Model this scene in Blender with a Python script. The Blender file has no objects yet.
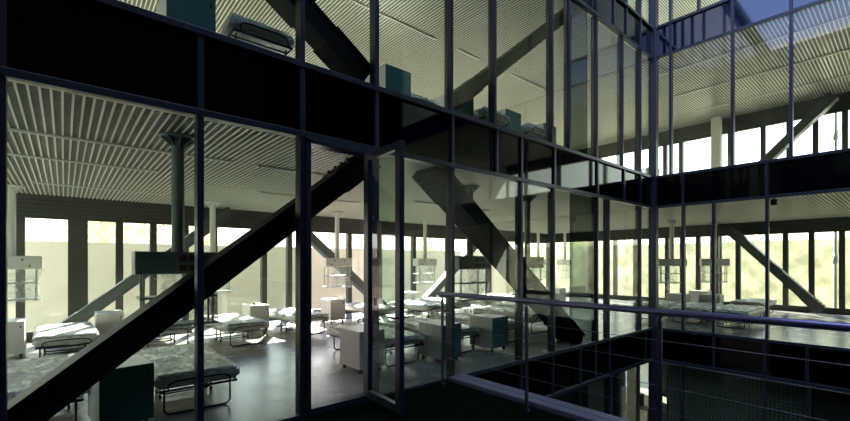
import bpy, bmesh, math, random
from mathutils import Vector, Matrix, noise
random.seed(7)
S = bpy.context.scene
COL = S.collection
PI = math.pi

# ------------------------------------------------------------------ camera
F, CX, HY, EYE = 420.6, 425.0, 262.0, 1.65
cs, sn = .7588, .6513          # forward = (sn, cs)
cam_d = bpy.data.cameras.new('camera'); cam = bpy.data.objects.new('camera', cam_d); COL.objects.link(cam)
cam.location = (0, 0, EYE); cam.rotation_euler = (PI/2, 0, -math.atan2(sn, cs))
cam_d.sensor_width = 36; cam_d.lens = F/850*36; cam_d.shift_y = (HY-210.5)/850
cam_d.clip_start = .05; cam_d.clip_end = 400
S.camera = cam

YA, XB = 4.30, 11.26           # glass planes of the two courtyard facades
FA, FB = 12.0, 18.5            # outer walls of the two wings
def dirn(px):
    u = (px-CX)/F
    return sn+cs*u, cs-sn*u
def on_y(px, y):               # where the sight line of a column crosses a wall parallel to the long facade
    a, b = dirn(px); return a/b*y
def on_x(px, x):
    a, b = dirn(px); return b/a*x

# ------------------------------------------------------------------ materials
def newmat(name):
    m = bpy.data.materials.new(name); m.use_nodes = True
    nt = m.node_tree; nt.nodes.clear()
    out = nt.nodes.new('ShaderNodeOutputMaterial')
    return m, nt, out
def pbr(name, col, rough=.5, metal=0, spec=.5, noise=0, nscale=6, bump=0, bscale=20, col2=None, coat=0, sheen=0):
    m, nt, out = newmat(name)
    b = nt.nodes.new('ShaderNodeBsdfPrincipled'); nt.links.new(b.outputs[0], out.inputs[0])
    b.inputs['Base Color'].default_value = (*col, 1); b.inputs['Roughness'].default_value = rough
    b.inputs['Metallic'].default_value = metal; b.inputs['Specular IOR Level'].default_value = spec
    b.inputs['Coat Weight'].default_value = coat
    tc = nt.nodes.new('ShaderNodeTexCoord')
    if noise or col2:
        n = nt.nodes.new('ShaderNodeTexNoise'); n.inputs['Scale'].default_value = nscale; n.inputs['Detail'].default_value = 6
        nt.links.new(tc.outputs['Object'], n.inputs['Vector'])
        r = nt.nodes.new('ShaderNodeValToRGB'); nt.links.new(n.outputs['Fac'], r.inputs[0])
        c2 = col2 or tuple(c*(1-noise) for c in col)
        r.color_ramp.elements[0].color = (*c2, 1); r.color_ramp.elements[1].color = (*col, 1)
        r.color_ramp.elements[0].position = .3; r.color_ramp.elements[1].position = .7
        nt.links.new(r.outputs[0], b.inputs['Base Color'])
    if bump:
        n2 = nt.nodes.new('ShaderNodeTexNoise'); n2.inputs['Scale'].default_value = bscale; n2.inputs['Detail'].default_value = 3
        nt.links.new(tc.outputs['Object'], n2.inputs['Vector'])
        bp = nt.nodes.new('ShaderNodeBump'); bp.inputs['Strength'].default_value = bump; bp.inputs['Distance'].default_value = .02
        nt.links.new(n2.outputs['Fac'], bp.inputs['Height']); nt.links.new(bp.outputs[0], b.inputs['Normal'])
    return m
def glassmat(name, tint, r0=.07, gcol=(1, 1, 1), rough=0.0):
    m, nt, out = newmat(name)
    t = nt.nodes.new('ShaderNodeBsdfTransparent'); t.inputs[0].default_value = (*tint, 1)
    g = nt.nodes.new('ShaderNodeBsdfGlossy'); g.inputs['Roughness'].default_value = rough; g.inputs['Color'].default_value = (*gcol, 1)
    lw = nt.nodes.new('ShaderNodeLayerWeight'); lw.inputs['Blend'].default_value = .5
    p = nt.nodes.new('ShaderNodeMath'); p.operation = 'POWER'; p.inputs[1].default_value = 4.5
    nt.links.new(lw.outputs['Facing'], p.inputs[0])
    mr = nt.nodes.new('ShaderNodeMapRange'); mr.inputs['To Min'].default_value = r0; mr.inputs['To Max'].default_value = 1
    nt.links.new(p.outputs[0], mr.inputs['Value'])
    mx = nt.nodes.new('ShaderNodeMixShader')
    nt.links.new(mr.outputs[0], mx.inputs[0]); nt.links.new(t.outputs[0], mx.inputs[1]); nt.links.new(g.outputs[0], mx.inputs[2])
    nt.links.new(mx.outputs[0], out.inputs[0])
    return m
def emis(name, col, st):
    m, nt, out = newmat(name)
    e = nt.nodes.new('ShaderNodeEmission'); e.inputs[0].default_value = (*col, 1); e.inputs[1].default_value = st
    nt.links.new(e.outputs[0], out.inputs[0]); return m
def leafmat(name, c1, c2, fac=.5):
    m, nt, out = newmat(name)
    d = nt.nodes.new('ShaderNodeBsdfDiffuse'); t = nt.nodes.new('ShaderNodeBsdfTranslucent')
    tc = nt.nodes.new('ShaderNodeTexCoord'); n = nt.nodes.new('ShaderNodeTexNoise'); n.inputs['Scale'].default_value = 1.5
    nt.links.new(tc.outputs['Object'], n.inputs['Vector'])
    r = nt.nodes.new('ShaderNodeValToRGB'); nt.links.new(n.outputs['Fac'], r.inputs[0])
    r.color_ramp.elements[0].color = (*c1, 1); r.color_ramp.elements[1].color = (*c2, 1)
    r.color_ramp.elements[0].position = .35; r.color_ramp.elements[1].position = .65
    nt.links.new(r.outputs[0], d.inputs[0]); nt.links.new(r.outputs[0], t.inputs[0])
    mx = nt.nodes.new('ShaderNodeMixShader'); mx.inputs[0].default_value = fac; nt.links.new(d.outputs[0], mx.inputs[1]); nt.links.new(t.outputs[0], mx.inputs[2])
    nt.links.new(mx.outputs[0], out.inputs[0]); return m
def plasticmat(name, op=.35):
    m, nt, out = newmat(name)
    t = nt.nodes.new('ShaderNodeBsdfTransparent'); t.inputs[0].default_value = (.93, .95, .95, 1)
    b = nt.nodes.new('ShaderNodeBsdfPrincipled'); b.inputs['Base Color'].default_value = (.95, .95, .92, 1); b.inputs['Roughness'].default_value = .12
    tc = nt.nodes.new('ShaderNodeTexCoord'); n = nt.nodes.new('ShaderNodeTexNoise'); n.inputs['Scale'].default_value = 5; n.inputs['Detail'].default_value = 3; n.inputs['Distortion'].default_value = 2.0
    nt.links.new(tc.outputs['Object'], n.inputs['Vector'])
    bp = nt.nodes.new('ShaderNodeBump'); bp.inputs['Strength'].default_value = 1; bp.inputs['Distance'].default_value = .10
    nt.links.new(n.outputs['Fac'], bp.inputs['Height']); nt.links.new(bp.outputs[0], b.inputs['Normal'])
    mr = nt.nodes.new('ShaderNodeMapRange'); mr.inputs['From Min'].default_value = .35; mr.inputs['From Max'].default_value = .7
    mr.inputs['To Min'].default_value = op*.4; mr.inputs['To Max'].default_value = op*1.6
    nt.links.new(n.outputs['Fac'], mr.inputs['Value'])
    mx = nt.nodes.new('ShaderNodeMixShader'); nt.links.new(mr.outputs[0], mx.inputs[0])
    nt.links.new(t.outputs[0], mx.inputs[1]); nt.links.new(b.outputs[0], mx.inputs[2]); nt.links.new(mx.outputs[0], out.inputs[0])
    return m
def mattressmat(name):
    m, nt, out = newmat(name)
    b = nt.nodes.new('ShaderNodeBsdfPrincipled'); nt.links.new(b.outputs[0], out.inputs[0])
    b.inputs['Base Color'].default_value = (.86, .83, .75, 1); b.inputs['Roughness'].default_value = .45
    b.inputs['Coat Weight'].default_value = .8; b.inputs['Coat Roughness'].default_value = .08
    tc = nt.nodes.new('ShaderNodeTexCoord')
    mp = nt.nodes.new('ShaderNodeMapping'); mp.inputs['Scale'].default_value = (1.6, .8, 1)
    oi = nt.nodes.new('ShaderNodeObjectInfo')
    av = nt.nodes.new('ShaderNodeVectorMath'); av.operation = 'ADD'
    nt.links.new(tc.outputs['Object'], av.inputs[0]); nt.links.new(oi.outputs['Location'], av.inputs[1])
    nt.links.new(av.outputs[0], mp.inputs[0])
    n = nt.nodes.new('ShaderNodeTexNoise'); n.inputs['Scale'].default_value = 4.5; n.inputs['Detail'].default_value = 5; n.inputs['Distortion'].default_value = 2.2
    nt.links.new(mp.outputs[0], n.inputs['Vector'])
    bp = nt.nodes.new('ShaderNodeBump'); bp.inputs['Strength'].default_value = 1; bp.inputs['Distance'].default_value = .09
    nt.links.new(n.outputs['Fac'], bp.inputs['Height'])
    nt.links.new(bp.outputs[0], b.inputs['Normal']); nt.links.new(bp.outputs[0], b.inputs['Coat Normal'])
    return m
def floormat(name):
    m, nt, out = newmat(name)
    b = nt.nodes.new('ShaderNodeBsdfPrincipled'); nt.links.new(b.outputs[0], out.inputs[0])
    tc = nt.nodes.new('ShaderNodeTexCoord')
    n = nt.nodes.new('ShaderNodeTexNoise'); n.inputs['Scale'].default_value = 1.3; n.inputs['Detail'].default_value = 8; n.inputs['Roughness'].default_value = .65
    nt.links.new(tc.outputs['Object'], n.inputs['Vector'])
    r = nt.nodes.new('ShaderNodeValToRGB'); nt.links.new(n.outputs['Fac'], r.inputs[0])
    r.color_ramp.elements[0].color = (.24, .22, .20, 1); r.color_ramp.elements[1].color = (.40, .37, .34, 1)
    nt.links.new(r.outputs[0], b.inputs['Base Color'])
    mr = nt.nodes.new('ShaderNodeMapRange'); mr.inputs['To Min'].default_value = .16; mr.inputs['To Max'].default_value = .36
    nt.links.new(n.outputs['Fac'], mr.inputs['Value']); nt.links.new(mr.outputs[0], b.inputs['Roughness'])
    return m

NAVY = pbr('navy powder coated aluminium', (.026, .036, .058), .35, .3)
NAVY_IN = pbr('dark green grey inner fins', (.018, .026, .022), .45)
SPAN = pbr('black enamelled glass', (.0012, .0014, .0022), .04, 0, .35)
SPAN_SKY = pbr('black enamelled glass with sky blue painted in', (.004, .010, .035), .05, 0, .9)  # sky reflection of the upper right band put into its base blue
GLASS = glassmat('green tinted glass', (.66, .79, .71), .05)
GLASS_L = glassmat('clear glass', (.95, .95, .91), .04)
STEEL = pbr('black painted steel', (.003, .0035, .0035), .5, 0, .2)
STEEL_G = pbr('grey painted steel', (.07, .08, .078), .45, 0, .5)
FRAME = pbr('dark grey olive window frame', (.05, .05, .04), .5)
FASC = pbr('grey olive fascia panel', (.075, .078, .065), .55)
RIB = pbr('pale ceiling slats', (.70, .70, .63), .3, .1)
BLADE = pbr('ceiling louvre blades', (.34, .35, .30), .4, .15)
STRIP = pbr('beige ceiling border', (.62, .57, .42), .5)
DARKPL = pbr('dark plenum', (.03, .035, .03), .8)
FLOOR = floormat('polished grey resin floor')
WHITE = pbr('white laminate', (.66, .64, .60), .4, noise=.05)
WTOP = pbr('white top laminate', (.74, .72, .68), .35)
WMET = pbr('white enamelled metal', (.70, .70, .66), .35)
BLK = pbr('black tubular steel', (.012, .012, .012), .35, .4)
RUB = pbr('black rubber', (.015, .015, .015), .7)
SOCK = pbr('brown sockets', (.10, .03, .02), .5)
BRASS = pbr('brass valve', (.35, .20, .06), .35, .7)
SHELF = pbr('grey shelf', (.30, .33, .32), .35, .3)
MATT = mattressmat('mattress in clear plastic')
PLAST = plasticmat('loose clear plastic', .20)
PLAST2 = plasticmat('crumpled clear plastic sheet', .40)
RAILM = pbr('blue violet lacquered steel', (.14, .14, .30), .28, .6)
POSTM = pbr('blue grey steel post', (.05, .065, .10), .4, .4)
CABLE = pbr('steel cable', (.22, .22, .25), .35, .8)
KERB = pbr('grey lilac metal coping', (.15, .155, .24), .4, .3)
GRASS = pbr('dark green turf', (.005, .011, .005), .95, 0, .05, noise=.6, nscale=60, bump=1, bscale=180)
SOFF = pbr('white painted wall', (.65, .66, .60), .7)
CREAM = pbr('cream outdoor render', (.86, .73, .53), .9, 0, .2, noise=.08, nscale=.8)
GROUND = pbr('pale gravel', (.72, .68, .52), .95, 0, .2, noise=.15, nscale=.5)
LEAF = leafmat('washed out foliage', (.72, .70, .52), (.92, .88, .70))
BARK = pbr('pale bark', (.42, .38, .28), .9)
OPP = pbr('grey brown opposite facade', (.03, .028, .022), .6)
OPPS = pbr('black opposite facade', (.0012, .0012, .0016), .9, 0, 0)
OPPD = pbr('dark glass of opposite facade', (.01, .012, .014), .12)
CAPW = pbr('pale parapet cap', (.75, .75, .72), .4)
GRILLE = pbr('perforated dark metal', (.30, .33, .28), .5, .3)
WHITE_SHADE = pbr('white laminate with teal shade painted in', (.055, .19, .19), .45)  # white cabinet fronts behind glass, their shade put into the colour
WMET_SHADE = pbr('white metal with green grey shade painted in', (.20, .28, .26), .4)  # near white pendants, shadow tone put into the colour
HEDGE = leafmat('pale backlit creeper screen', (.50, .46, .30), (.86, .77, .56), .2)
DGLASS = glassmat('dark tinted glass', (.15, .19, .175), .01)
REDB = pbr('red brown board', (.22, .07, .035), .7)

# ------------------------------------------------------------------ mesh helpers
class MB:
    def __init__(s): s.v = []; s.f = []
    def quad(s, a, b, c, d):
        n = len(s.v); s.v += [a, b, c, d]; s.f.append((n, n+1, n+2, n+3)); return s
    def box(s, x0, x1, y0, y1, z0, z1, M=None):
        n = len(s.v)
        p = [(x0, y0, z0), (x1, y0, z0), (x1, y1, z0), (x0, y1, z0), (x0, y0, z1), (x1, y0, z1), (x1, y1, z1), (x0, y1, z1)]
        if M: p = [tuple(M @ Vector(q)) for q in p]
        s.v += p
        s.f += [tuple(n+i for i in t) for t in ((0, 3, 2, 1), (4, 5, 6, 7), (0, 1, 5, 4), (1, 2, 6, 5), (2, 3, 7, 6), (3, 0, 4, 7))]
        return s
    def tube(s, pts, r, n=8, cap=True):
        pts = [Vector(p) for p in pts]; base = len(s.v); up = None
        for i, p in enumerate(pts):
            a = pts[max(0, i-1)]; b = pts[min(len(pts)-1, i+1)]
            d = (b-a).normalized()
            if up is None:
                up = Vector((0, 0, 1)) if abs(d.z) < .9 else Vector((1, 0, 0))
            sd = d.cross(up).normalized(); up = sd.cross(d).normalized()
            rr = r[i] if isinstance(r, (list, tuple)) else r
            for k in range(n):
                t = 2*PI*k/n; s.v.append(tuple(p+(sd*math.cos(t)+up*math.sin(t))*rr))
        for i in range(len(pts)-1):
            for k in range(n):
                a = base+i*n+k; b = base+i*n+(k+1) % n
                s.f.append((a, b, b+n, a+n))
        if cap:
            s.f.append(tuple(base+k for k in reversed(range(n)))); e = base+(len(pts)-1)*n
            s.f.append(tuple(e+k for k in range(n)))
        return s
    def lathe(s, prof, c=(0, 0, 0), n=24):
        base = len(s.v)
        for r, z in prof:
            for k in range(n):
                t = 2*PI*k/n; s.v.append((c[0]+r*math.cos(t), c[1]+r*math.sin(t), c[2]+z))
        for i in range(len(prof)-1):
            for k in range(n):
                a = base+i*n+k; b = base+i*n+(k+1) % n
                s.f.append((a, b, b+n, a+n))
        s.f.append(tuple(base+k for k in reversed(range(n)))); e = base+(len(prof)-1)*n
        s.f.append(tuple(e+k for k in range(n)))
        return s
    def build(s, name, m, parent=None, bevel=0, smooth=False, seg=2):
        me = bpy.data.meshes.new(name); me.from_pydata(s.v, [], s.f); me.validate(); me.update()
        me.materials.append(m)
        if bevel:
            bm = bmesh.new(); bm.from_mesh(me)
            bmesh.ops.bevel(bm, geom=bm.edges[:], offset=bevel, segments=seg, affect='EDGES', profile=.5)
            bm.to_mesh(me); bm.free()
        if smooth:
            for p in me.polygons: p.use_smooth = True
        o = bpy.data.objects.new(name, me); COL.objects.link(o)
        if parent: o.parent = parent
        return o
def tag(o, label=None, cat=None, group=None, kind=None):
    if label: o['label'] = label
    if cat: o['category'] = cat
    if group: o['group'] = group
    if kind: o['kind'] = kind
    return o
def st(o, label=None, cat=None):
    o['kind'] = 'structure'
    if label: o['label'] = label
    if cat: o['category'] = cat
    return o
def empty(name, loc=(0, 0, 0), rz=0):
    o = bpy.data.objects.new(name, None); COL.objects.link(o); o.location = loc; o.rotation_euler = (0, 0, rz)
    o.empty_display_size = .1
    return o
kids = {}
def kid_list(o):
    return list(o.children)
def copy_tree(o, parent=None):
    c = o.copy(); COL.objects.link(c); c.parent = parent
    for ch in kid_list(o): copy_tree(ch, c)
    return c
cnt = {'window': 0, 'trim': 0, 'door': 0}
def nxt(k):
    cnt[k] += 1; return '%s_%d' % (k, cnt[k])
def trim(mb, mat, label, cat='trim', **kw):
    return st(mb.build(nxt('trim'), mat, **kw), label, cat)

# ------------------------------------------------------------------ storeys
LV = [(-3.75, 'ground'), (0.0, 'main'), (3.765, 'upper'), (7.52, 'top')]   # floor levels
XL = -1.9                     # left end of the facade
YR = -6.0                     # right end of the short facade
TR = [-.78, -.012, 3.02, 3.765, 6.755, 7.50, 10.5, 11.25]  # transom heights
TN = ['under the floor edge of the main storey', 'at the foot of the main storey glass', 'over the main storey glass', 'at the foot of the upper storey glass',
      'over the upper storey glass', 'at the foot of the topmost glass', 'over the topmost glass', 'at the roof edge']
for z, nm in zip(TR, TN):
    trim(MB().box(XL, XB, YA-.045, YA+.015, z-.032, z+.032), NAVY, 'long navy transom of the left facade '+nm, bevel=.004)
    trim(MB().box(XB-.045, XB+.015, YR, YA, z-.032, z+.032), NAVY, 'long navy transom of the right facade '+nm, bevel=.004)
trim(MB().box(XB-.11, XB+.07, YA-.11, YA+.07, -3.8, 11.3), NAVY, 'tall dark blue corner post where the two glass facades meet', bevel=.01)

# mullion positions per strip
A = {
 'band0': [3.2, 4.3, 5.79, 6.74, 7.70, 8.31, 8.92, 10.78],
 'main': [-.345, .953, 1.94, 2.90, 4.198, 5.80, 6.77, 8.38, 8.88, 10.49],
 'band1': [-.345, .953, 1.94, 2.90, 4.198, 5.17, 5.81, 6.80, 8.40, 9.62, 10.5],
 'upper': [-.345, 1.94, 2.90, 4.17, 5.12, 6.72, 7.31, 8.36, 9.54, 10.49],
 'band2': [-.345, 2.9, 5.12, 7.31, 8.36, 9.15, 9.75, 10.5],
 'top': [-.345, 2.9, 5.12, 7.31, 8.36, 9.15, 9.75, 10.5],
 'low': [3.2, 5.79, 7.7, 8.92, 9.3]}
B = {
 'band0': [-3, -1, .6, 1.405, 2.07, 2.995],
 'main': [-3, -1, .40, 2.035, 2.995, 3.62],
 'band1': [-3, -1, .40, 2.035, 3.62],
 'upper': [-3, -1, .45, 1.648, 2.64, 3.896],
 'band2': [-3, -1, .45, 1.648, 2.64, 3.90],
 'top': [-3, -1, .6, 1.7, 2.64, 3.3, 3.9],
 'low': [-3, -1, .3, 1.37, 2.07, 3.66]}
Z = {'low': (-3.75, -.78), 'band0': (-.78, -.012), 'main': (-.012, 3.02), 'band1': (3.02, 3.765), 'upper': (3.765, 6.755), 'band2': (6.755, 7.50), 'top': (7.50, 10.5)}
ST = {'low': 'ground storey', 'band0': 'dark band below the main storey', 'main': 'main storey', 'band1': 'dark band above the main storey', 'upper': 'upper storey', 'band2': 'dark band above the upper storey', 'top': 'topmost storey'}
def ordn(i):
    w = ['first', 'second', 'third', 'fourth', 'fifth', 'sixth', 'seventh', 'eighth', 'ninth', 'tenth', 'eleventh', 'twelfth', 'thirteenth', 'fourteenth', 'fifteenth', 'sixteenth']
    return w[i]
for k in Z:
    z0, z1 = Z[k]; band = k.startswith('band')
    for i, x in enumerate(A[k]):
        if k == 'low' and x < 4.4: continue
        mb = MB().box(x-.028, x+.028, YA-.03, YA+.004, z0+.03, z1-.03)
        o = trim(mb, NAVY, '%s slim navy mullion from the left in the %s of the left facade' % (ordn(i), ST[k]), 'mullion', bevel=.004)
        if not band:
            MB().box(x-.026, x+.026, YA+.012, YA+.10, z0, z1).build('inner_fin', NAVY_IN, o)
    for i, y in enumerate(sorted(B[k], reverse=True)):
        mb = MB().box(XB-.03, XB+.004, y-.028, y+.028, z0+.03, z1-.03)
        o = trim(mb, NAVY, '%s slim navy mullion from the corner in the %s of the right facade' % (ordn(i), ST[k]), 'mullion', bevel=.004)
        if not band:
            MB().box(XB+.012, XB+.10, y-.026, y+.026, z0, z1).build('inner_fin', NAVY_IN, o)
    # infill
    xs = sorted([XL]+A[k]+[XB])
    ys = sorted([YR]+B[k]+[YA])
    if band:
        st(MB().box(XL, XB+.1, YA+.005, YA+.06, z0, z1).build('wall_left', SPAN), 'glossy black glass band of the left facade, the '+ST[k], 'wall')
        st(MB().box(XB+.005, XB+.06, YR, YA+.05, z0, z1).build('wall_right', SPAN_SKY if k == 'band2' else SPAN), 'glossy dark glass band of the right facade, the '+ST[k], 'wall')
    else:
        for i in range(len(xs)-1):
            a, b = xs[i], xs[i+1]
            if k == 'main' and abs(a-1.94) < .01: continue
            if k == 'low' and a < 4: continue
            st(MB().quad((a, YA+.008, z0), (b, YA+.008, z0), (b, YA+.008, z1), (a, YA+.008, z1)).build(nxt('window'), GLASS),
               '%s green tinted pane from the left in the %s of the left facade' % (ordn(i), ST[k]), 'window')
        for i in range(len(ys)-1):
            a, b = ys[-1-i], ys[-2-i]
            st(MB().quad((XB+.008, a, z0), (XB+.008, b, z0), (XB+.008, b, z1), (XB+.008, a, z1)).build(nxt('window'), GLASS),
               '%s tinted pane from the corner in the %s of the right facade' % (ordn(i), ST[k]), 'window')

for a_, b_, z_, t_ in ((7.42, 8.34, 0, 'main'), (7.42, 8.10, 3.78, 'upper')):
    st(MB().quad((a_, YA+.05, z_), (b_, YA+.05, z_), (b_, YA+.05, z_+2.99), (a_, YA+.05, z_+2.99)).build(nxt('window'), DGLASS), 'darker tinted inner sash in the %s storey of the left facade, left of the corner' % t_, 'window')
# ------------------------------------------------------------------ door
d = st(empty('door_1', (1.94, YA, 0)), 'open dark framed glass door of the left facade, swung out over the turf', 'door')
fr = MB()
fr.box(.03, .085, -.06, .10, .02, 2.985); fr.box(.845, .935, -.04, .10, .02, 2.985)
fr.box(.03, .93, -.06, .10, 2.93, 2.985); fr.box(.03, .93, -.04, .10, .02, .055)
fr.build('door_frame', NAVY, d, bevel=.004)
hx, hy = .80, -.05
ang = math.atan2(-.73, -.045)
L = .745
R = Matrix.Translation((hx, hy, 0)) @ Matrix.Rotation(ang, 4, 'Z')
lf = MB()
for b in ((0, .075, -.03, .03, .05, 2.93), (L-.095, L, -.03, .03, .05, 2.93), (.075, L-.075, -.03, .03, .05, .14), (.075, L-.075, -.03, .03, 2.845, 2.93)):
    lf.box(*b, M=R)
leaf = lf.build('door_leaf', NAVY, d, bevel=.004)
g = MB(); P = [R @ Vector(q) for q in ((.07, 0, .13), (L-.07, 0, .13), (L-.07, 0, 2.85), (.07, 0, 2.85))]
g.quad(*[tuple(p) for p in P]).build('door_glass', GLASS, leaf)
h = MB()
for s_ in (-1, 1):
    h.tube([R @ Vector((L-.04, .03*s_, 1.06)), R @ Vector((L-.04, .075*s_, 1.06)), R @ Vector((L-.16, .08*s_, 1.06))], .011)
h.build('door_handle', BLK, leaf, smooth=True)
MB().box(L-.055, L-.02, -.036, .036, .93, 1.0, M=R).build('door_lock', BLK, leaf)

# ------------------------------------------------------------------ floors, ceilings, slabs
def slabs():
    for z, nm in LV:
        if nm == 'ground':
            st(MB().box(-4.2, FB+.3, YR, FA+.3, -3.95, -3.75).build('floor', FLOOR), 'ground storey floor deep below the terrace', 'floor'); continue
        mb = MB()
        mb.box(-4.2, FB-.02, YA+.06, FA-.02, z-.04, z)
        mb.box(XB+.06, FB-.02, YR, YA+.06, z-.04, z)
        st(mb.build('floor', FLOOR), 'polished grey resin floor of the %s storey wards' % nm, 'floor')
        mb = MB()
        mb.box(-4.2, FB-.02, YA+.07, FA-.02, z-.38, z-.045)
        mb.box(XB+.07, FB-.02, YR, YA+.07, z-.38, z-.045)
        st(mb.build('ceiling', DARKPL), 'dark slab underside hidden above the slatted ceiling below the %s storey' % nm, 'ceiling')
    st(MB().box(-4.2, FB, YA+.06, FA, 11.0, 11.3).build('ceiling', DARKPL), 'flat roof over the left wing', 'roof')
    st(MB().box(XB+.06, FB, YR, YA+.06, 11.0, 11.3).build('ceiling', DARKPL), 'flat roof over the right wing', 'roof')
slabs()
def lattice(z, nm, s=.07):
    # left wing: slats run away from the facade
    mb = MB(); x = -4.0
    while x < XB+.2:
        mb.box(x-.0085, x+.0085, YA+.20, FA-.25, z, z+.014); x += s
    o = st(mb.build('ceiling', RIB), 'pale open slat ceiling of the %s left wing' % nm, 'ceiling')
    mb = MB(); y = YA+.22
    while y < FA-.25:
        mb.box(-4.0, XB+.2, y-.0085, y+.0085, z+.015, z+.022); y += .050
    mb.build('louvre_blades', BLADE, o)
    MB().box(-4.1, XB+.1, YA+.08, YA+.20, z-.005, z+.03).build('border_strip', STRIP, o)
    # right wing
    mb = MB(); y = YR+.1; s2 = .072
    while y < FA-.25:
        mb.box(XB+.22, FB-.25, y-.009, y+.009, z, z+.014); y += s2
    o = st(mb.build('ceiling', RIB), 'pale open slat ceiling of the %s right wing' % nm, 'ceiling')
    mb = MB(); x = XB+.24
    while x < FB-.25:
        mb.box(x-.010, x+.010, YR+.1, FA-.25, z+.015, z+.022); x += .055
    mb.build('louvre_blades', BLADE, o)
    MB().box(XB+.1, XB+.22, YR, YA+.07, z-.005, z+.03).build('border_strip', STRIP, o)
lattice(3.035, 'main storey')
lattice(6.87, 'upper storey', .072)
lattice(10.62, 'topmost storey', .10)

# ------------------------------------------------------------------ outer walls with windows
def outer_y(z, cents, nm, bare=False):
    c = [-4.1]+cents+[FB]
    st(MB().box(-4.2, FB+.15, FA, FA+.14, z+2.62, z+3.75 if z > 3 else z+3.72).build('wall_back', FASC), 'olive grey fascia above the far windows of the %s left wing' % nm, 'wall')
    mb = MB()
    for k in range(4): mb.box(-4.2, FB, FA-.02, FA, z+2.67+k*.085, z+2.69+k*.085)
    trim(mb, FRAME, 'thin horizontal ribs on the fascia over the far windows of the %s left wing' % nm)
    st(MB().box(-4.2, FB+.15, FA, FA+.14, z-.05, z+.14).build('wall_back', FRAME), 'low dark sill wall under the far windows of the %s left wing' % nm, 'wall')
    for i in range(len(c)-1):
        a, b = c[i], c[i+1]; w = .07
        wa = .17 if abs(a-.234) < .01 else w; wb = .17 if abs(b-.234) < .01 else w
        m = MB()
        m.box(a, a+wa, FA-.04, FA+.12, z+.14, z+2.62); m.box(b-wb, b, FA-.04, FA+.12, z+.14, z+2.62)
        m.box(a+wa, b-wb, FA-.02, FA+.1, z+.14, z+.19); m.box(a+wa, b-wb, FA-.02, FA+.1, z+2.57, z+2.62)
        o = st(m.build(nxt('window'), FRAME), '%s far window from the left in the %s left wing' % (ordn(i), nm) , 'window')
        MB().quad((a+wa, FA+.04, z+.19), (b-wb, FA+.04, z+.19), (b-wb, FA+.04, z+2.57), (a+wa, FA+.04, z+2.57)).build('pane', GLASS_L, o)
def outer_x(z, cents, nm):
    c = sorted([YR]+cents+[FA], reverse=True)
    st(MB().box(FB, FB+.14, YR, FA+.15, z+2.66, z+3.72).build('wall_far', FASC), 'olive grey fascia above the far windows of the %s right wing' % nm, 'wall')
    mb = MB()
    for k in range(4): mb.box(FB-.02, FB, YR, FA, z+2.70+k*.085, z+2.72+k*.085)
    trim(mb, FRAME, 'thin horizontal ribs on the fascia over the far windows of the %s right wing' % nm)
    st(MB().box(FB, FB+.14, YR, FA+.15, z-.05, z+.14).build('wall_far', FRAME), 'low dark sill wall under the far windows of the %s right wing' % nm, 'wall')
    for i in range(len(c)-1):
        a, b = c[i], c[i+1]; w = .07
        m = MB()
        m.box(FB-.04, FB+.12, a-w, a, z+.14, z+2.66); m.box(FB-.04, FB+.12, b, b+w, z+.14, z+2.66)
        m.box(FB-.02, FB+.1, b+w, a-w, z+.14, z+.19); m.box(FB-.02, FB+.1, b+w, a-w, z+2.61, z+2.66)
        o = st(m.build(nxt('window'), FRAME), '%s far window from the deep corner in the %s right wing' % (ordn(i), nm), 'window')
        MB().quad((FB+.04, a-w, z+.19), (FB+.04, b+w, z+.19), (FB+.04, b+w, z+2.61), (FB+.04, a-w, z+2.61)).build('pane', GLASS_L, o)
wa = [-.68, .234, .975, 1.64, 2.33, 3.0, 4.3, 5.04, 5.65, 7.06, 8.26, 9.77, 11.5, 14.0, 16.3]
outer_y(0, wa, 'main storey')
outer_y(3.765, [0.2, 2.3, 4.3, 7.06, 9.77, 11.5, 14, 16.3], 'upper storey')
outer_y(7.52, [2.3, 5.65, 9.77, 14], 'topmost storey')
outer_y(-3.75, [2.3, 5.65, 9.77, 11.5, 14, 16.3], 'ground storey')
bl = [on_x(p, FB) for p in (842, 811.5, 785.5, 738, 719, 698, 682, 667, 655, 635, 615, 590)]
bu = [on_x(p, FB) for p in (845, 815.5, 789, 763, 730, 716, 681, 665, 652, 636, 618, 600)]
outer_x(0, bl+[-.5, -3], 'main storey')
outer_x(3.765, bu+[-.5, -3], 'upper storey')
outer_x(7.52, [-3, 0, 3, 6, 9], 'topmost storey')
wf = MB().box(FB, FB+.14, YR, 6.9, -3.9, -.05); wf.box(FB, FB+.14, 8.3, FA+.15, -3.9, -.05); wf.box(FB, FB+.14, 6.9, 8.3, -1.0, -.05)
st(wf.build('wall_far', DARKPL), 'blind outer wall of the ground storey right wing with one opening', 'wall')  # windows left out to darken the room behind the screen
gw = MB(); gw.box(FB, FB+.1, 6.9, 6.98, -3.75, -1); gw.box(FB, FB+.1, 8.22, 8.3, -3.75, -1); gw.box(FB, FB+.1, 6.98, 8.22, -1.08, -1)
go = st(gw.build(nxt('window'), FRAME), 'ground storey far window beside the white column', 'window')
MB().quad((FB+.05, 6.98, -3.75), (FB+.05, 8.22, -3.75), (FB+.05, 8.22, -1.08), (FB+.05, 6.98, -1.08)).build('pane', GLASS_L, go)
st(MB().box(13.0, 13.1, YR, 4.6, -3.7, -.45).build('wall_added', DARKPL), 'dark wall added behind the perforated screen to keep its holes dark', 'wall')  # added wall, stops far light showing through the screen holes
st(MB().box(-4.35, -4.2, YA, FA+.15, -3.9, 11.3).build('wall_left', SOFF), 'end wall of the left wing', 'wall')
st(MB().box(XB, FB+.15, YR-.15, YR, -3.9, 11.3).build('wall_right', SOFF), 'end wall of the right wing', 'wall')

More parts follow.
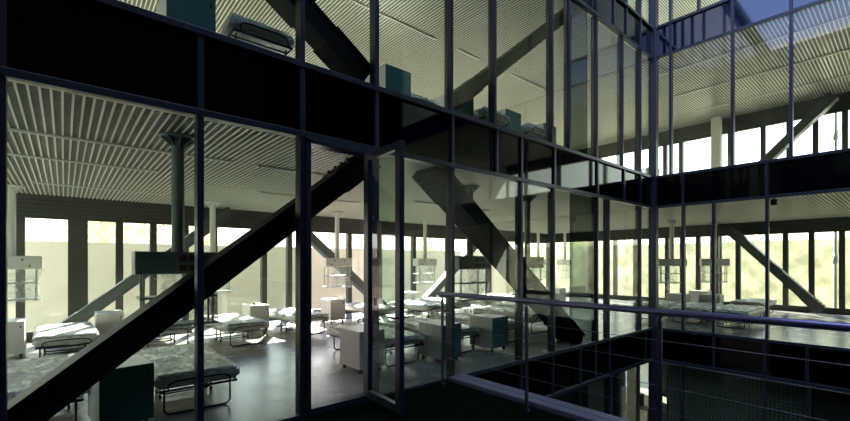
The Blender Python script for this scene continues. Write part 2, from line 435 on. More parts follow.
st(MB().box(XB, XB+.1, YR, YA, 11.3, 18).build('wall_right', OPPS), 'unseen dark wall added above the right wing to hide sky from the left glass', 'wall')  # added and unseen, blocks sky from the left glass and the courtyard
# courtyard enclosure behind the viewpoint (real neighbouring wings)
def opp(name, label, horizontal):
    m = MB(); p = MB(); w = MB()
    if horizontal:   # west wing, plane x = XL
        m.box(XL-.3, XL, YR, YA, -3.8, 11.25)
        root = st(m.build(name, OPP), label, 'wall')
        for z in (0.1, 3.85, 7.6):
            for k in range(6):
                y = YR+.4+k*1.65; w.box(XL, XL+.03, y, y+1.2, z+.1, z+2.7)
        w.build('dark_glazing', OPPD, root)
        p.box(XL-.32, XL+.06, YR, YA, 11.25, 11.36).build('parapet_cap', CAPW, root)
    else:
        m.box(XL, XB, YR-.3, YR, -3.8, 18.0)
        root = st(m.build(name, OPPS), label, 'wall')
        for z in (0.1, 3.85, 7.6):
            for k in range(8):
                x = XL+.4+k*1.6; w.box(x, x+1.2, YR, YR+.03, z+.1, z+2.7)
        w.build('dark_glazing', OPPS, root)
        p.box(XL, XB, YR-.32, YR+.06, 18.0, 18.1).build('parapet_cap', CAPW, root)
opp('wall_near', 'courtyard wall closing the left side behind the viewpoint', True)
opp('wall_behind', 'courtyard wall behind the viewpoint', False)

# ------------------------------------------------------------------ terrace
st(MB().box(XL, 4.08, YR, YA-.05, -.9, -.05).build('floor', DARKPL), 'raised terrace slab beside the left facade', 'terrace')
mb = MB()
mb.box(XL+.01, 4.075, YR+.01, YA-.05, -.05, -.012)
grs = mb.build('turf', GRASS)
tag(grs, 'dark green artificial turf covering the terrace outside the open door', 'turf', kind='stuff')
mb = MB()
for i in range(16000):
    x = random.uniform(.6, 4.07); y = random.uniform(.8, 4.2); a = random.uniform(0, PI); h_ = random.uniform(.012, .028)
    dx, dy = math.cos(a)*.004, math.sin(a)*.004; lx, ly = random.uniform(-.012, .012), random.uniform(-.012, .012)
    n = len(mb.v); mb.v += [(x-dx, y-dy, -.013), (x+dx, y+dy, -.013), (x+lx, y+ly, -.012+h_)]; mb.f.append((n, n+1, n+2))
bl_ = mb.build('turf_blades', GRASS, grs)
trim(MB().box(4.08, 4.37, YR, YA-.05, -.13, .045), KERB, 'lilac grey metal coping along the terrace edge under the railing', 'coping', bevel=.01)
trim(MB().box(4.08, 4.30, YR, YA-.05, -.9, -.13), SPAN, 'black edge of the terrace slab facing the sunken courtyard')
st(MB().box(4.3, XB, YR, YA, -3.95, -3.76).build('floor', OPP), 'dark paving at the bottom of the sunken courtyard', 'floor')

# railing
rl = empty('railing', (3.885, 2.0, -.012))
tag(rl, 'blue violet steel railing with thin cables along the terrace edge', 'railing')
RX = 0
MB().tube([(-.015, 2.22, 1.235), (-.015, -6.5, 1.235)], .029, 16).build('handrail', RAILM, rl, smooth=True)
for y in (4.15, 2.79, 1.42, .05, -1.32):
    yy = y-2.0
    p = MB().box(-.03, 0, yy-.015, yy+.015, 0, 1.16).build('post', POSTM, rl, bevel=.003)
    m = MB().tube([(-.015, yy, 1.15), (-.015, yy, 1.205)], .010, 8); m.box(-.045, .012, yy-.03, yy+.03, 1.19, 1.208)
    m.build('bracket', POSTM, p)
    MB().tube([(.0, yy, .02), (.03, yy, .02)], .016, 8).build('bolt', RAILM, p)
for z in (.99, .805, .60, .39, .19):
    MB().tube([(-.015, 2.16, z), (-.015, -6.5, z)], .0028, 6).build('cable', CABLE, rl)

# ------------------------------------------------------------------ steel braces
def brace(p0, p1, th, dp, mat, label, group=None, along='x', bolts=0, bolts_side=-1, ends=(0, 1), name='diagonal_brace', plates=True):
    """box-like H section between two points; dp = width across the wall, th = height of the section"""
    p0 = Vector(p0); p1 = Vector(p1); d = (p1-p0); Ln = d.length; d.normalize()
    side = Vector((0, 1, 0)) if along == 'x' else Vector((1, 0, 0))
    up = side.cross(d).normalized()
    if up.z < 0: up = -up
    M = Matrix((( d.x, side.x, up.x, p0.x), (d.y, side.y, up.y, p0.y), (d.z, side.z, up.z, p0.z), (0, 0, 0, 1)))
    root = empty(name, p0); inv = Matrix.Translation(-p0)
    T = inv @ M
    m = MB(); h = th/2; w = dp/2
    m.box(0, Ln, -w, w, h-.025, h, M=T); m.box(0, Ln, -w, w, -h, -h+.025, M=T)
    m.build('flange', mat, root, bevel=.003)
    MB().box(0, Ln, -w+.015, w-.015, -h+.02, h-.02, M=T).build('web', mat, root)
    if plates:
        for s0 in [(0, Ln-.62)[q] for q in ends]:
            pl = MB().box(s0, s0+.62, -w-.012, w+.012, -h-.014, -h, M=T); pl.box(s0, s0+.62, -w-.012, w+.012, h, h+.014, M=T)
            o = pl.build('end_plate', mat, root, bevel=.002)
            if not bolts: continue
            for k in range(5):
                for q in (-.6, .6):
                    for sgn in ((-1, 1) if bolts == 2 else (bolts_side,)):
                        c = T @ Vector((s0+.08+k*.11, q*w, sgn*(h+.014))); e = T @ Vector((s0+.08+k*.11, q*w, sgn*(h+.042)))
                        MB().tube([c, e], .018, 6).build('bolt', mat, o)
    tag(root, label, 'brace', group); return root
YBR = 4.72
def PA(px, py, y=YBR):
    a, b = dirn(px); Zd = y/b; return (a*Zd, y, EYE+(HY-py)*Zd/F)
def PB(px, py, x):
    a, b = dirn(px); Zd = x/a; return (x, b*Zd, EYE+(HY-py)*Zd/F)
# main storey behind the left glass
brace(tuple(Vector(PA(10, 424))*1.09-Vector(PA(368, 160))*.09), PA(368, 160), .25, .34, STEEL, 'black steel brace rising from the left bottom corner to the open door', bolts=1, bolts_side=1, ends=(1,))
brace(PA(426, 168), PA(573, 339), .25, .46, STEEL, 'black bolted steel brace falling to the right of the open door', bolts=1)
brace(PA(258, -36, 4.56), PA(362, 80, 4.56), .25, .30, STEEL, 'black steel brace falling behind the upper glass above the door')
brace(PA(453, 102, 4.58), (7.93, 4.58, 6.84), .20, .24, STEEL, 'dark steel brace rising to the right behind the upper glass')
ya = 11.45
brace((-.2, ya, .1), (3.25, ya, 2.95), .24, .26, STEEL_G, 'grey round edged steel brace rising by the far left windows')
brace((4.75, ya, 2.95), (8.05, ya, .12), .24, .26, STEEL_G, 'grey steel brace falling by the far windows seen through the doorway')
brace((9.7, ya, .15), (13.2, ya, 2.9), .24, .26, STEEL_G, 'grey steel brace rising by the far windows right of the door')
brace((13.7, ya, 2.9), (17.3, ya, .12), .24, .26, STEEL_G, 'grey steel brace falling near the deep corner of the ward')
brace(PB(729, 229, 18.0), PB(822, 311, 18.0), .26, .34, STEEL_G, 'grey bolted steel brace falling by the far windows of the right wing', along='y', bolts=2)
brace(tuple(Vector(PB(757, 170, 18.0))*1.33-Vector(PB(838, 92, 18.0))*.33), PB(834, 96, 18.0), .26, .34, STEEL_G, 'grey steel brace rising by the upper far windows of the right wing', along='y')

# ------------------------------------------------------------------ columns
def column(x, y, z0, z1, w, mat, label):
    o = MB().box(-w/2, w/2, -w/2, w/2, 0, z1-z0).build('column', mat, bevel=.01); o.location = (x, y, z0); tag(o, label, 'column'); return o
c = PB(716.5, 200, 17.9); column(17.9, c[1], 3.765, 6.86, .28, SOFF, 'pale square column by the upper far windows of the right wing')
column(18.0, on_x(715, 18.0), 0, 3.03, .25, STEEL_G, 'dark square column by the main storey far windows of the right wing')

# ------------------------------------------------------------------ medical pendants
def make_pendant(H=3.03, far=False, TM=WMET):
    root = empty('ceiling_pendant')
    MB().lathe([(.19, H), (.19, H-.018), (.07, H-.02), (.062, H-.04), (.062, 1.76)], n=20).build('ceiling_tube', TM, root, smooth=False)
    gs = MB()
    for k in range(8):
        a = k*PI/4; M = Matrix.Rotation(a, 4, 'Z')
        n = len(gs.v)
        for q in ((.06, .004, H-.02), (.17, .004, H-.02), (.06, .004, H-.12), (.06, -.004, H-.02), (.17, -.004, H-.02), (.06, -.004, H-.12)):
            gs.v.append(tuple(M @ Vector(q)))
        gs.f += [(n, n+1, n+2), (n+3, n+5, n+4), (n+1, n+4, n+5, n+2), (n, n+3, n+4, n+1)]
    gs.build('gusset', TM, root)
    bx = MB().box(-.41, .41, -.14, .14, 1.52, 1.76).build('service_head', TM, root, bevel=.012)
    for px_ in (() if far else (.02, .11, .20)):
        for pz in (1.585, 1.69):
            MB().box(px_-.035, px_+.035, -.15, -.14, pz-.032, pz+.032).build('socket', SOCK, bx, bevel=.003)
    for q in (((-.15, 1.69), (.15, 1.69), (-.25, 1.58), (.25, 1.58)) if far else ((-.33, 1.70), (.33, 1.70), (.33, 1.58))):
        m = MB(); m.tube([(q[0], -.14, q[1]), (q[0], -.165, q[1])], .02, 10); m.build('gas_outlet', BRASS, bx)
    for sx in (-.33, .33):
        for sy in (-.1, .1):
            MB().tube([(sx, sy, 1.53), (sx, sy, .95)], .012, 8).build('hanging_rod', SHELF, root)
    for z in (1.27, .97):
        m = MB().box(-.37, .37, -.15, .15, z-.012, z+.012)
        m.build('shelf', SHELF, root, bevel=.004)
    # loose plastic sheet hanging around the shelves
    m = MB(); N = 12
    for j in range(9):
        t = j/8; z = 1.52-.60*t; k_ = 1-.16*math.sin(PI*t)
        for i in range(N):
            a = PI*(i/(N-1)*1.15-.62); cx, cy = math.cos(a), math.sin(a)
            sx = .43*k_*math.copysign(abs(cx)**.5, cx); sy = .19*k_*math.copysign(abs(cy)**.5, cy)
            m.v.append((sx+random.uniform(-.012, .012), sy+random.uniform(-.012, .012), z))
    for j in range(8):
        for i in range(N-1):
            a = j*N+i; b = a+1; m.f.append((a, b, b+N, a+N))
    m.build('plastic_wrap', PLAST, root, smooth=True)
    return root
pend = [
 (.955, 5.3, 0, 'big green grey shaded ceiling pendant behind the left pane, on a thick round tube'),
 (5.63, 5.30, 0, 'teal shaded ceiling pendant right of the mullion behind the long railing end'),
 (7.45, 5.35, 0, 'ceiling pendant glimpsed just right of the long falling black brace'),
 (-.72, 10.62, 0, 'white ceiling pendant at the far left edge before the big window'),
 (2.62, 10.62, 0, 'white ceiling pendant beside the rising black brace, behind the second pane'),
 (5.78, 10.5, 0, 'white ceiling pendant seen through the open doorway'),
 (9.1, 10.6, 0, 'white ceiling pendant between the open door leaf and the next mullion'),
 (15.4, 10.5, 0, 'small distant white ceiling pendant right of the falling black brace'),
 (17.0, 10.2, 0, 'small distant white ceiling pendant nearest the deep corner of the ward'),
 (15.3, 5.25, PI/2+.5, 'white ceiling pendant right of the corner post, wrapped shelves below'),
 (17.0, 4.5, PI/2+.5, 'white ceiling pendant left of the bolted brace in the right wing')]
P0 = make_pendant(TM=WMET_SHADE); P1 = make_pendant(far=True)
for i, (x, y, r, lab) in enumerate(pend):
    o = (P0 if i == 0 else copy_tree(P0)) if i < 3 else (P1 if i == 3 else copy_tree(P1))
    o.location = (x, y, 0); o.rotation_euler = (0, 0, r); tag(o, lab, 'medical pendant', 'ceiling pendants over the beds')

# ------------------------------------------------------------------ beds
def bar_loop(mb, x, w, y, z0, z1, r=.011, rc=.06, n=8):
    pts = [(x-w/2, y, z1)]
    for k in range(5):
        a = PI+k*PI/8; pts.append((x-w/2+rc+rc*math.cos(a), y, z0+rc+rc*math.sin(a)))
    for k in range(5):
        a = -PI/2+k*PI/8; pts.append((x+w/2-rc+rc*math.cos(a), y, z0+rc+rc*math.sin(a)))
    pts.append((x+w/2, y, z1)); mb.tube(pts, r, n); return mb
def make_bed():
    root = empty('folding_bed')
    # mattress with softly rounded, slightly uneven wrap
    bm = bmesh.new(); bmesh.ops.create_cube(bm, size=1)
    bmesh.ops.scale(bm, vec=(.84, 1.86, .15), verts=bm.verts)
    bmesh.ops.bevel(bm, geom=bm.edges[:], offset=.035, segments=3, affect='EDGES')
    me = bpy.data.meshes.new('mattress'); bm.to_mesh(me); bm.free()
    bm = bmesh.new(); bm.from_mesh(me); bmesh.ops.subdivide_edges(bm, edges=[e for e in bm.edges if e.calc_length() > .3], cuts=18, use_grid_fill=True)
    for v in bm.verts:
        c = v.co; q = noise.noise(Vector((c.x*4, c.y*3, 2.2))); q2 = noise.noise(Vector((c.x*11, c.y*8, 7.7)))
        c.z += (-abs(q)*.05+.014*q2) if c.z > .03 else 0
    bm.to_mesh(me); bm.free()
    for v in me.vertices: v.co.z += .38; v.co.y += .93
    me.materials.append(MATT)
    for p in me.polygons: p.use_smooth = True
    mo = bpy.data.objects.new('mattress', me); COL.objects.link(mo); mo.parent = root
    m = MB(); NX, NY = 26, 50                     # crumpled clear sheet on top
    for j in range(NY+1):
        for i in range(NX+1):
            x = -.425+.85*i/NX; y = -.005+1.87*j/NY
            e = min(i, NX-i, j, NY-j)
            nz = noise.noise(Vector((x*5, y*4, 1.3))); n2 = noise.noise(Vector((x*13+5, y*9, 4.1)))
            z = .462-.04*abs(nz)+.012*n2 if e > 0 else .42+.03*n2
            m.v.append((x+random.uniform(-.004, .004), y+random.uniform(-.004, .004), z))
    for j in range(NY):
        for i in range(NX):
            a = j*(NX+1)+i; m.f.append((a, a+1, a+NX+2, a+NX+1))
    m.build('plastic_sheet', PLAST2, mo, smooth=False)
    fr = MB(); z = .285
    fr.tube([(-.38, .02, z), (.38, .02, z), (.38, 1.84, z), (-.38, 1.84, z), (-.38, .02, z)], .013, 8)
    for k in range(9): fr.box(-.38, .38, .15+k*.19, .18+k*.19, z-.004, z+.004)
    fr.build('bed_frame', BLK, root)
    for y in (.10, .80, 1.06, 1.76):
        w = .66 if y in (.10, 1.76) else .56
        zz = 0.011 if y in (.10, 1.76) else .05
        lg = bar_loop(MB(), 0, w, y, zz, z).build('leg', BLK, root, smooth=True)
        if zz > .02:
            m = MB()
            for sx in (-1, 1): m.tube([(sx*w/2-.012, y, .03), (sx*w/2+.012, y, .03)], .03, 12)
            m.build('wheel', RUB, lg)
    for y in (-.005, 1.865):
        er = MB(); pts = []
        for k in range(13):
            a = PI-k*PI/12; cx, sx = math.cos(a), math.sin(a)
            pts.append((.31*math.copysign(abs(cx)**.45, cx), y, z+.10*abs(sx)**.45))
        er.tube([(-.31, y+.0, z)]+pts[1:-1]+[(.31, y, z)], .009, 8).build('end_rail', BLK, root, smooth=True)
    return root
def bx(x0, x1, y0, lab, z=0, r=0, grp='folding beds of the near row'): return ((x0+x1)/2, y0, z, r, lab, grp)
beds = [
 bx(-.66, .18, 5.35, 'plastic-wrapped folding bed at the lower left corner under the black brace'),
 bx(.72, 1.56, 5.12, 'plastic-wrapped folding bed in front of the second pane, below the nearest pendant', r=-.02),
 bx(3.735, 4.575, 5.30, 'folding bed behind the open glass door leaf'),
 bx(5.05, 5.87, 5.25, 'folding bed between the two teal shaded cabinets by the railing end'),
 bx(6.38, 7.22, 5.30, 'folding bed just left of the foot of the falling black brace'),
 bx(8.0, 8.84, 5.6, 'folding bed right behind the foot of the falling black brace'),
 bx(9.4, 10.24, 6.2, 'folding bed left of the corner post in the deep ward'),
 bx(-.38, .46, 9.0, 'wrapped folding bed before the far left window, between two cabinets', r=.02, grp='folding beds of the window row'),
 bx(1.10, 1.92, 9.1, 'folding bed half hidden by the rising black brace, beneath the nearest pendant shelves', r=.08, grp='folding beds of the window row'),
 bx(2.36, 3.20, 8.55, 'folding bed standing alone in the second pane with a white cabinet behind it', r=.06, grp='folding beds of the window row'),
 bx(3.86, 4.70, 8.85, 'folding bed crossing from the second pane into the open doorway', r=.05, grp='folding beds of the window row'),
 bx(6.05, 6.89, 9.0, 'folding bed right of the doorway cabinet under the falling grey brace', grp='folding beds of the window row'),
 bx(7.5, 8.34, 8.6, 'folding bed seen through the glass of the open door leaf', grp='folding beds of the window row'),
 bx(8.7, 9.54, 8.9, 'folding bed beneath the white pendant right of the door leaf', grp='folding beds of the window row'),
 bx(10.1, 10.94, 8.8, 'folding bed by the foot of the rising grey brace', grp='folding beds of the window row'),
 bx(11.7, 12.54, 8.8, 'folding bed at the far windows left of the falling black brace', grp='folding beds of the window row'),
 bx(13.4, 14.24, 8.6, 'folding bed at the far windows behind the falling black brace', grp='folding beds of the window row'),
 bx(15.0, 15.84, 8.4, 'folding bed at the far windows beneath the distant pendant', grp='folding beds of the window row'),
 (12.55, 3.05, 0, -PI/2, 'folding bed nearest the glass in the right wing, above the handrail', 'folding beds of the right wing'),
 (12.6, 4.0, 0, -PI/2, 'folding bed just right of the corner post in the right wing', 'folding beds of the right wing'),
 (15.5, 3.3, 0, -PI/2, 'folding bed farther back in the right wing left of the bolted brace foot', 'folding beds of the right wing'),
 (12.7, 5.0, 0, -PI/2, 'folding bed seen just left of the corner post', 'folding beds of the right wing'),
 bx(1.22, 2.06, 4.55, 'wrapped folding bed upstairs with its round rail against the first upper pane', z=3.765, grp='folding beds upstairs at the glass'),
 bx(3.86, 4.60, 4.95, 'folding bed upstairs between the two leftmost teal shaded cabinets of the upper glass', z=3.765, grp='folding beds upstairs at the glass'),
 bx(5.22, 5.96, 4.60, 'folding bed upstairs left of the third upper teal shaded cabinet', z=3.765, grp='folding beds upstairs at the glass'),
 bx(6.46, 7.16, 4.60, 'folding bed upstairs left of the smallest upper teal shaded cabinet', z=3.765, grp='folding beds upstairs at the glass'),
]
B0 = make_bed()
for i, (x, y, z, r, lab, grp) in enumerate(beds):
    o = B0 if i == 0 else copy_tree(B0)
    o.location = (x, y, z); o.rotation_euler = (0, 0, r); tag(o, lab, 'bed', grp)
    if z > 3: o.scale = (.82, 1, 1)

# ------------------------------------------------------------------ bedside cabinets
def make_cab(front=WHITE):
    root = empty('bedside_cabinet')
    bd = MB().box(-.22, .22, -.28, .28, .075, .61).build('body', WHITE, root, bevel=.004)
    MB().box(-.225, .225, -.285, .285, .611, .632).build('top', WTOP, root, bevel=.004)
    dr = MB().box(-.222, .222, -.296, -.282, .078, .63).build('door', front, root, bevel=.002)
    MB().box(.165, .180, -.306, -.297, .515, .56).build('handle', BLK, dr)
    for sx in (-.17, .17):
        for sy in (-.23, .23):
            m = MB().tube([(sx-.012, sy, .03), (sx+.012, sy, .03)], .03, 12); m.tube([(sx, sy, .05), (sx, sy, .076)], .012, 8)
            m.build('caster', RUB, root)
    return root
cabs = [
 (.435, 5.28, 0, .12, 'big teal shaded cabinet in front of the left pane, nearest to the glass'),
 (3.48, 5.55, 0, 0, 'white wheeled cabinet standing in the open doorway'),
 (4.81, 5.23, 0, 0, 'teal shaded cabinet right of the door leaf beside the first railing post'),
 (6.12, 5.28, 0, 0, 'teal shaded cabinet behind the handrail left of the falling black brace'),
 (-.74, 10.3, 0, 0, 'grey shaded cabinet at the left edge behind the wrapped bed'),
 (.70, 10.75, 0, 0, 'grey shaded cabinet right of the far left bed, cut by the black brace'),
 (3.50, 10.35, 0, 0, 'white cabinet behind the lone bed in the second pane, small knob on top'),
 (5.62, 10.45, 0, 0, 'white cabinet at the far windows seen through the doorway'),
 (9.0, 11.2, 0, 0, 'white cabinet under the pendant between door leaf and mullion'),
 (12.95, 9.0, 0, 0, 'white cabinet at the far windows behind the handrail start'),
 (14.7, 9.2, 0, 0, 'white cabinet at the far windows right of the falling black brace'),
 (16.6, 9.4, 0, 0, 'dark shaded cabinet deep in the ward near its corner'),
 (15.1, 5.0, 0, 0, 'left white cabinet right of the corner post in the right wing'),
 (15.5, 4.2, 0, 0, 'middle white cabinet beside the beds in the right wing'),
 (17.2, 5.0, 0, 0, 'farther white cabinet under the right pendant in the right wing'),
 (.98, 5.05, 3.765, 0, 'teal shaded cabinet upstairs at the top edge of the picture'),
 (3.60, 5.06, 3.765, 0, 'teal shaded cabinet upstairs just right of the upper brace'),
 (4.93, 5.06, 3.765, 0, 'teal shaded cabinet upstairs under the foot of the rising upper brace'),
 (6.22, 5.06, 3.765, 0, 'teal shaded cabinet upstairs, third from the left'),
 (7.40, 5.06, 3.765, 0, 'teal shaded cabinet upstairs, smallest of the left facade'),
 (13.1, 5.2, 3.765, 0, 'pale cabinet upstairs just left of the corner post'),
 (17.2, 5.5, 3.765, 0, 'pale cabinet upstairs in the right wing before the white windows')]
C0 = make_cab(); C1 = make_cab(WHITE_SHADE); used0 = False; used1 = False
for i, (x, y, z, r, lab) in enumerate(cabs):
    if 'teal' in lab: o = C1 if not used1 else copy_tree(C1); used1 = True
    else: o = C0 if not used0 else copy_tree(C0); used0 = True
    o.location = (x, y, z); o.rotation_euler = (0, 0, r); tag(o, lab, 'cabinet', 'bedside cabinets on casters')
k = MB().lathe([(.02, 0), (.028, .012), (.028, .045), (.015, .055)], n=12).build('small_jar', SOCK, smooth=True)
k.location = (3.42, 10.2, .633); tag(k, 'tiny brown jar on the white cabinet in the second pane', 'jar')

# ------------------------------------------------------------------ strip lights on the slat ceilings
strips = [
 (-.9, 1.75, 6.1, 3.035, 'ceiling strip light nearest the left facade, behind the big pendant tube'),
 (2.05, 3.3, 6.1, 3.035, 'ceiling strip light in the top of the second pane'),
 (-1.2, 1.1, 7.5, 3.035, 'middle ceiling strip light over the left pane'),
 (-.4, 1.6, 9.9, 3.035, 'farthest ceiling strip light over the left pane'),
 (2.9, 5.2, 8.4, 3.035, 'ceiling strip light above the doorway'),
 (6.0, 8.6, 7.4, 3.035, 'ceiling strip light right of the door leaf'),
 (1.9, 6.6, 7.3, 6.87, 'long upstairs ceiling strip light over the leftmost cabinets'),
 (7.3, 8.1, 7.3, 6.87, 'short upstairs ceiling strip light left of the rising brace'),
 (9.4, 11.0, 7.3, 6.87, 'upstairs ceiling strip light right of the rising brace')]
for a, b, y, z, lab in strips:
    r = empty('ceiling_light', ((a+b)/2, y, z)); hl = (b-a)/2
    MB().box(-hl, hl, -.022, .022, -.02, -.001).build('housing', RIB, r, bevel=.005)
    MB().box(-hl+.04, hl-.04, -.015, .015, -.026, -.0205).build('diffuser', WTOP, r)
    tag(r, lab, 'ceiling light', 'strip lights under the slat ceilings')
for x in (12.6, 14.6, 16.6):
    r = empty('ceiling_light', (x, 1.5, 6.87))
    MB().box(-.022, .022, -3.5, 3.5, -.02, -.001).build('housing', RIB, r, bevel=.005)
    MB().box(-.015, .015, -3.45, 3.45, -.026, -.0205).build('diffuser', WTOP, r)
    tag(r, 'long pale strip light upstairs in the right wing, %s' % {12.6: 'nearest the glass', 14.6: 'the middle one of three', 16.6: 'nearest the far windows'}[x], 'ceiling light', 'strip lights under the slat ceilings')
r = empty('security_camera', (11.55, on_x(774, 11.55), 3.03))
MB().box(-.07, .07, -.05, .05, -.16, -.04).build('housing', STEEL, r, bevel=.01)
MB().tube([(0, 0, 0), (0, 0, -.05)], .012, 8).build('bracket', STEEL, r)
tag(r, 'small dark device under the ceiling edge behind the right facade glass', 'camera')

# ------------------------------------------------------------------ ground storey behind the sunken courtyard
def PL(px, y): return on_y(px, y)
sc = MB(); y0, y1 = YR+.2, 4.0; z0, z1 = -3.7, -.8; X = XB+.3
yy = 1.40
while yy < 4.05:
    sc.box(X-.004, X+.004, yy-.018, yy+.018, z0, z1); yy += .075
zz = z0
while zz < z1:
    sc.box(X-.004, X+.004, 1.38, 4.05, zz-.018, zz+.018); zz += .075
pz = sc.build('perforated_screen', GRILLE); tag(pz, 'dark perforated metal screen behind the lowest glass of the right facade', 'screen')
pn = MB().box(X-.02, X+.02, -2.0, 1.34, z0, z1).build('blank_panel', OPP); tag(pn, 'dull brown panel behind the lowest right glass', 'panel')
st(MB().box(3.5, on_y(588, 5.0), 5.0, 5.06, -3.75, -.8).build('wall_added', DARKPL), 'dark wall added behind the lowest left glass to shut out the far window', 'wall')  # added wall, darkens the view through the lowest left panes
wl = MB().box(on_y(588, 5.0), on_y(621, 5.0), 5.0, 5.06, -3.75, -.8).build('partition_wall', SOFF); tag(wl, 'grey green partition behind the lowest left glass', 'partition')
cl = MB().box(-.14, .14, -.14, .14, 0, 2.97).build('column', SOFF, bevel=.01); cl.location = (on_y(633.5, 5.6), 5.6, -3.75); tag(cl, 'white square column of the ground storey beside the corner post', 'column')
bd = MB().box(-.14, .14, -.02, .02, 0, .36).build('leaning_board', REDB, bevel=.004); bd.location = (on_y(641.5, 5.5), 5.5, -2.80); tag(bd, 'small red brown board standing on a white table in the ground storey', 'board')
tb = empty('work_table', (on_y(641.5, 5.5), 5.5, -3.75))
MB().box(-.20, .20, -.3, .3, .91, .95).build('table_top', WTOP, tb, bevel=.004)
for sx in (-.17, .17):
    for sy in (-.26, .26): MB().box(sx-.02, sx+.02, sy-.02, sy+.02, 0, .91).build('leg', WMET, tb)
tag(tb, 'white table carrying the red brown board in the ground storey', 'table')

# ------------------------------------------------------------------ outdoors beyond the far windows
st(MB().box(-60, 90, FA+.3, 120, -4.2, -4.0).build('ground', GROUND), 'pale sunlit ground beyond the far windows', 'ground')
st(MB().box(FB+.3, 90, -60, FA+.3, -4.2, -4.0).build('ground', GROUND), 'pale sunlit ground beyond the right wing', 'ground')
st(MB().box(-12, 26, 19, 19.4, -4, 2.35).build('wall_outside', CREAM), 'cream rendered garden wall beyond the far windows of the left wing', 'wall')
st(MB().quad((24, -14, -4), (24, 19, -4), (24, 19, 2.6), (24, -14, 2.6)).build('wall_outside', HEDGE), 'pale backlit creeper screen beyond the right wing windows', 'wall')
def make_tree(seed, h, rad, n):
    rnd = random.Random(seed)
    root = empty('broadleaf_tree')
    tr = MB()
    tr.tube([(0, 0, 0), (.1, .05, h*.35), (0, .1, h*.75)], [.22, .16, .06], 8)
    for k in range(7):
        a = rnd.uniform(0, 2*PI); zz = h*rnd.uniform(.3, .65); l = rad*rnd.uniform(.6, 1)
        tr.tube([(.05, .05, zz), (l*.5*math.cos(a), l*.5*math.sin(a), zz+l*.35), (l*math.cos(a), l*math.sin(a), zz+l*.8)], [.07, .045, .02], 6)
    tr.build('trunk', BARK, root, smooth=True)
    cr = MB(); cl = []
    for k in range(26):
        a = rnd.uniform(0, 2*PI); rr = rad*math.sqrt(rnd.random())*.85
        cl.append((rr*math.cos(a), rr*math.sin(a), h*rnd.uniform(.25, .95), rad*rnd.uniform(.25, .45)))
    for k in range(n):
        c = rnd.choice(cl); v = Vector((rnd.gauss(0, 1), rnd.gauss(0, 1), rnd.gauss(0, 1))).normalized()*c[3]*rnd.uniform(.5, 1)
        p = Vector(c[:3])+v; s_ = rnd.uniform(.07, .16)
        e1 = Vector((rnd.gauss(0, 1), rnd.gauss(0, 1), rnd.gauss(0, 1))).normalized()*s_; e2 = e1.cross(Vector((rnd.gauss(0, 1), rnd.gauss(0, 1), rnd.gauss(0, 1)))).normalized()*s_
        cr.quad(tuple(p-e1), tuple(p-e2*.6), tuple(p+e1), tuple(p+e2*.6))
    cr.build('crown', LEAF, root)
    return root
T0 = make_tree(3, 8.2, 2.9, 9000)
tl = [(28, 6.9), (29, 13), (28.5, .4), (31, 19.5), (35, 26), (24, 26), (18, 27), (1.2, 24.5), (-4.9, 26), (7.3, 27), (28.5, -5.4)]
tn = ['washed out leafy tree beyond the right wing windows, left of the bolted brace', 'washed out tree beyond the windows at the corner post', 'washed out tree beyond the right end window of the right wing',
      'washed out tree beyond the deep corner windows', 'distant washed out tree past the deep corner', 'distant pale tree behind the falling black brace', 'distant pale tree right of the door leaf',
      'pale branchy tree above the cream wall in the middle left windows', 'pale branchy tree above the cream wall in the far left window', 'pale branchy tree above the cream wall by the first mullion', 'washed out tree at the right edge of the picture']
for i, (x, y) in enumerate(tl):
    o = T0 if i == 0 else copy_tree(T0)
    o.location = (x, y, -4.0); o.rotation_euler = (0, 0, i*1.7); o.scale = (1, 1, random.uniform(.85, 1.0) if y < 24 else .95)
    tag(o, tn[i], 'tree', 'pale trees beyond the far windows')
pp = MB().tube([(0, 0, 0), (0, 0, 12)], .045, 12); pp.lathe([(.07, 5.6), (.07, 5.9)], n=12); pp.lathe([(.07, 9.6), (.07, 9.9)], n=12)
po = pp.build('downpipe', WMET, smooth=True); po.location = (FB+.45, on_x(835.5, FB+.45), -4.0); tag(po, 'thin white pipe outside the right end window', 'pipe')

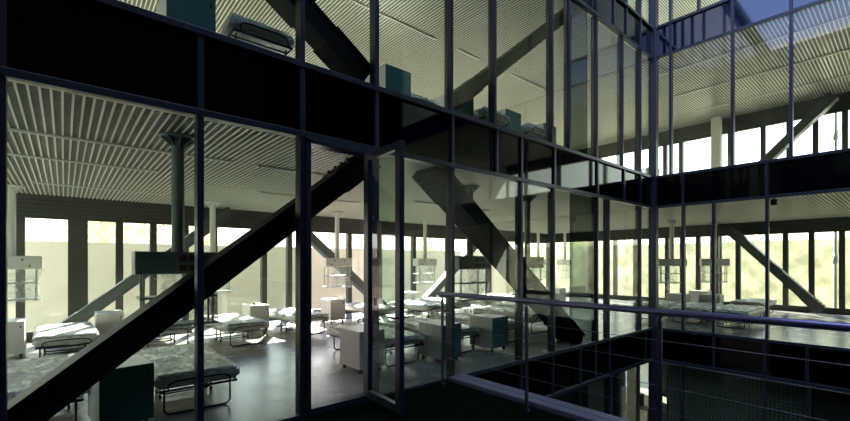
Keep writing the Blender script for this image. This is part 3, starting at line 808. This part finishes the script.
# ------------------------------------------------------------------ light
w = bpy.data.worlds.new('sky'); S.world = w; w.use_nodes = True; nt = w.node_tree; nt.nodes.clear()
out = nt.nodes.new('ShaderNodeOutputWorld'); bg = nt.nodes.new('ShaderNodeBackground')
tc = nt.nodes.new('ShaderNodeTexCoord'); sp = nt.nodes.new('ShaderNodeSeparateXYZ'); nt.links.new(tc.outputs['Generated'], sp.inputs[0])
ramp = nt.nodes.new('ShaderNodeValToRGB'); nt.links.new(sp.outputs['Z'], ramp.inputs[0])
e = ramp.color_ramp.elements
e[0].position = 0; e[0].color = (1, .93, .82, 1); e[1].position = 1; e[1].color = (.05, .11, .32, 1)
a = e.new(.27); a.color = (.92, .93, .95, 1); a = e.new(.40); a.color = (.24, .36, .80, 1)
no = nt.nodes.new('ShaderNodeTexNoise'); no.inputs['Scale'].default_value = 3.5; no.inputs['Detail'].default_value = 6
nt.links.new(tc.outputs['Generated'], no.inputs['Vector'])
cr = nt.nodes.new('ShaderNodeValToRGB'); nt.links.new(no.outputs['Fac'], cr.inputs[0]); cr.color_ramp.elements[0].position = .5; cr.color_ramp.elements[1].position = .72
mx = nt.nodes.new('ShaderNodeMix'); mx.data_type = 'RGBA'; nt.links.new(cr.outputs[0], mx.inputs[0])
nt.links.new(ramp.outputs[0], mx.inputs[6]); mx.inputs[7].default_value = (.95, .97, 1, 1)
nt.links.new(mx.outputs[2], bg.inputs[0]); bg.inputs[1].default_value = 1.6
nt.links.new(bg.outputs[0], out.inputs[0])
sd = bpy.data.lights.new('sun', 'SUN'); sd.energy = 11.0; sd.angle = .01; sd.color = (1, .92, .84)
so = bpy.data.objects.new('sun', sd); COL.objects.link(so)
so.rotation_euler = Vector((-.42, -.72, -.52)).to_track_quat('-Z', 'Y').to_euler()

S.view_settings.view_transform = 'Standard'; S.view_settings.look = 'None'
S.view_settings.exposure = 1.98; S.view_settings.gamma = 1
cy = S.cycles
cy.use_denoising = True
try: cy.denoiser = 'OPENIMAGEDENOISE'
except Exception: pass
cy.max_bounces = 10; cy.diffuse_bounces = 5; cy.glossy_bounces = 5; cy.transparent_max_bounces = 24; cy.transmission_bounces = 4
cy.sample_clamp_indirect = 6; cy.caustics_reflective = False; cy.caustics_refractive = False
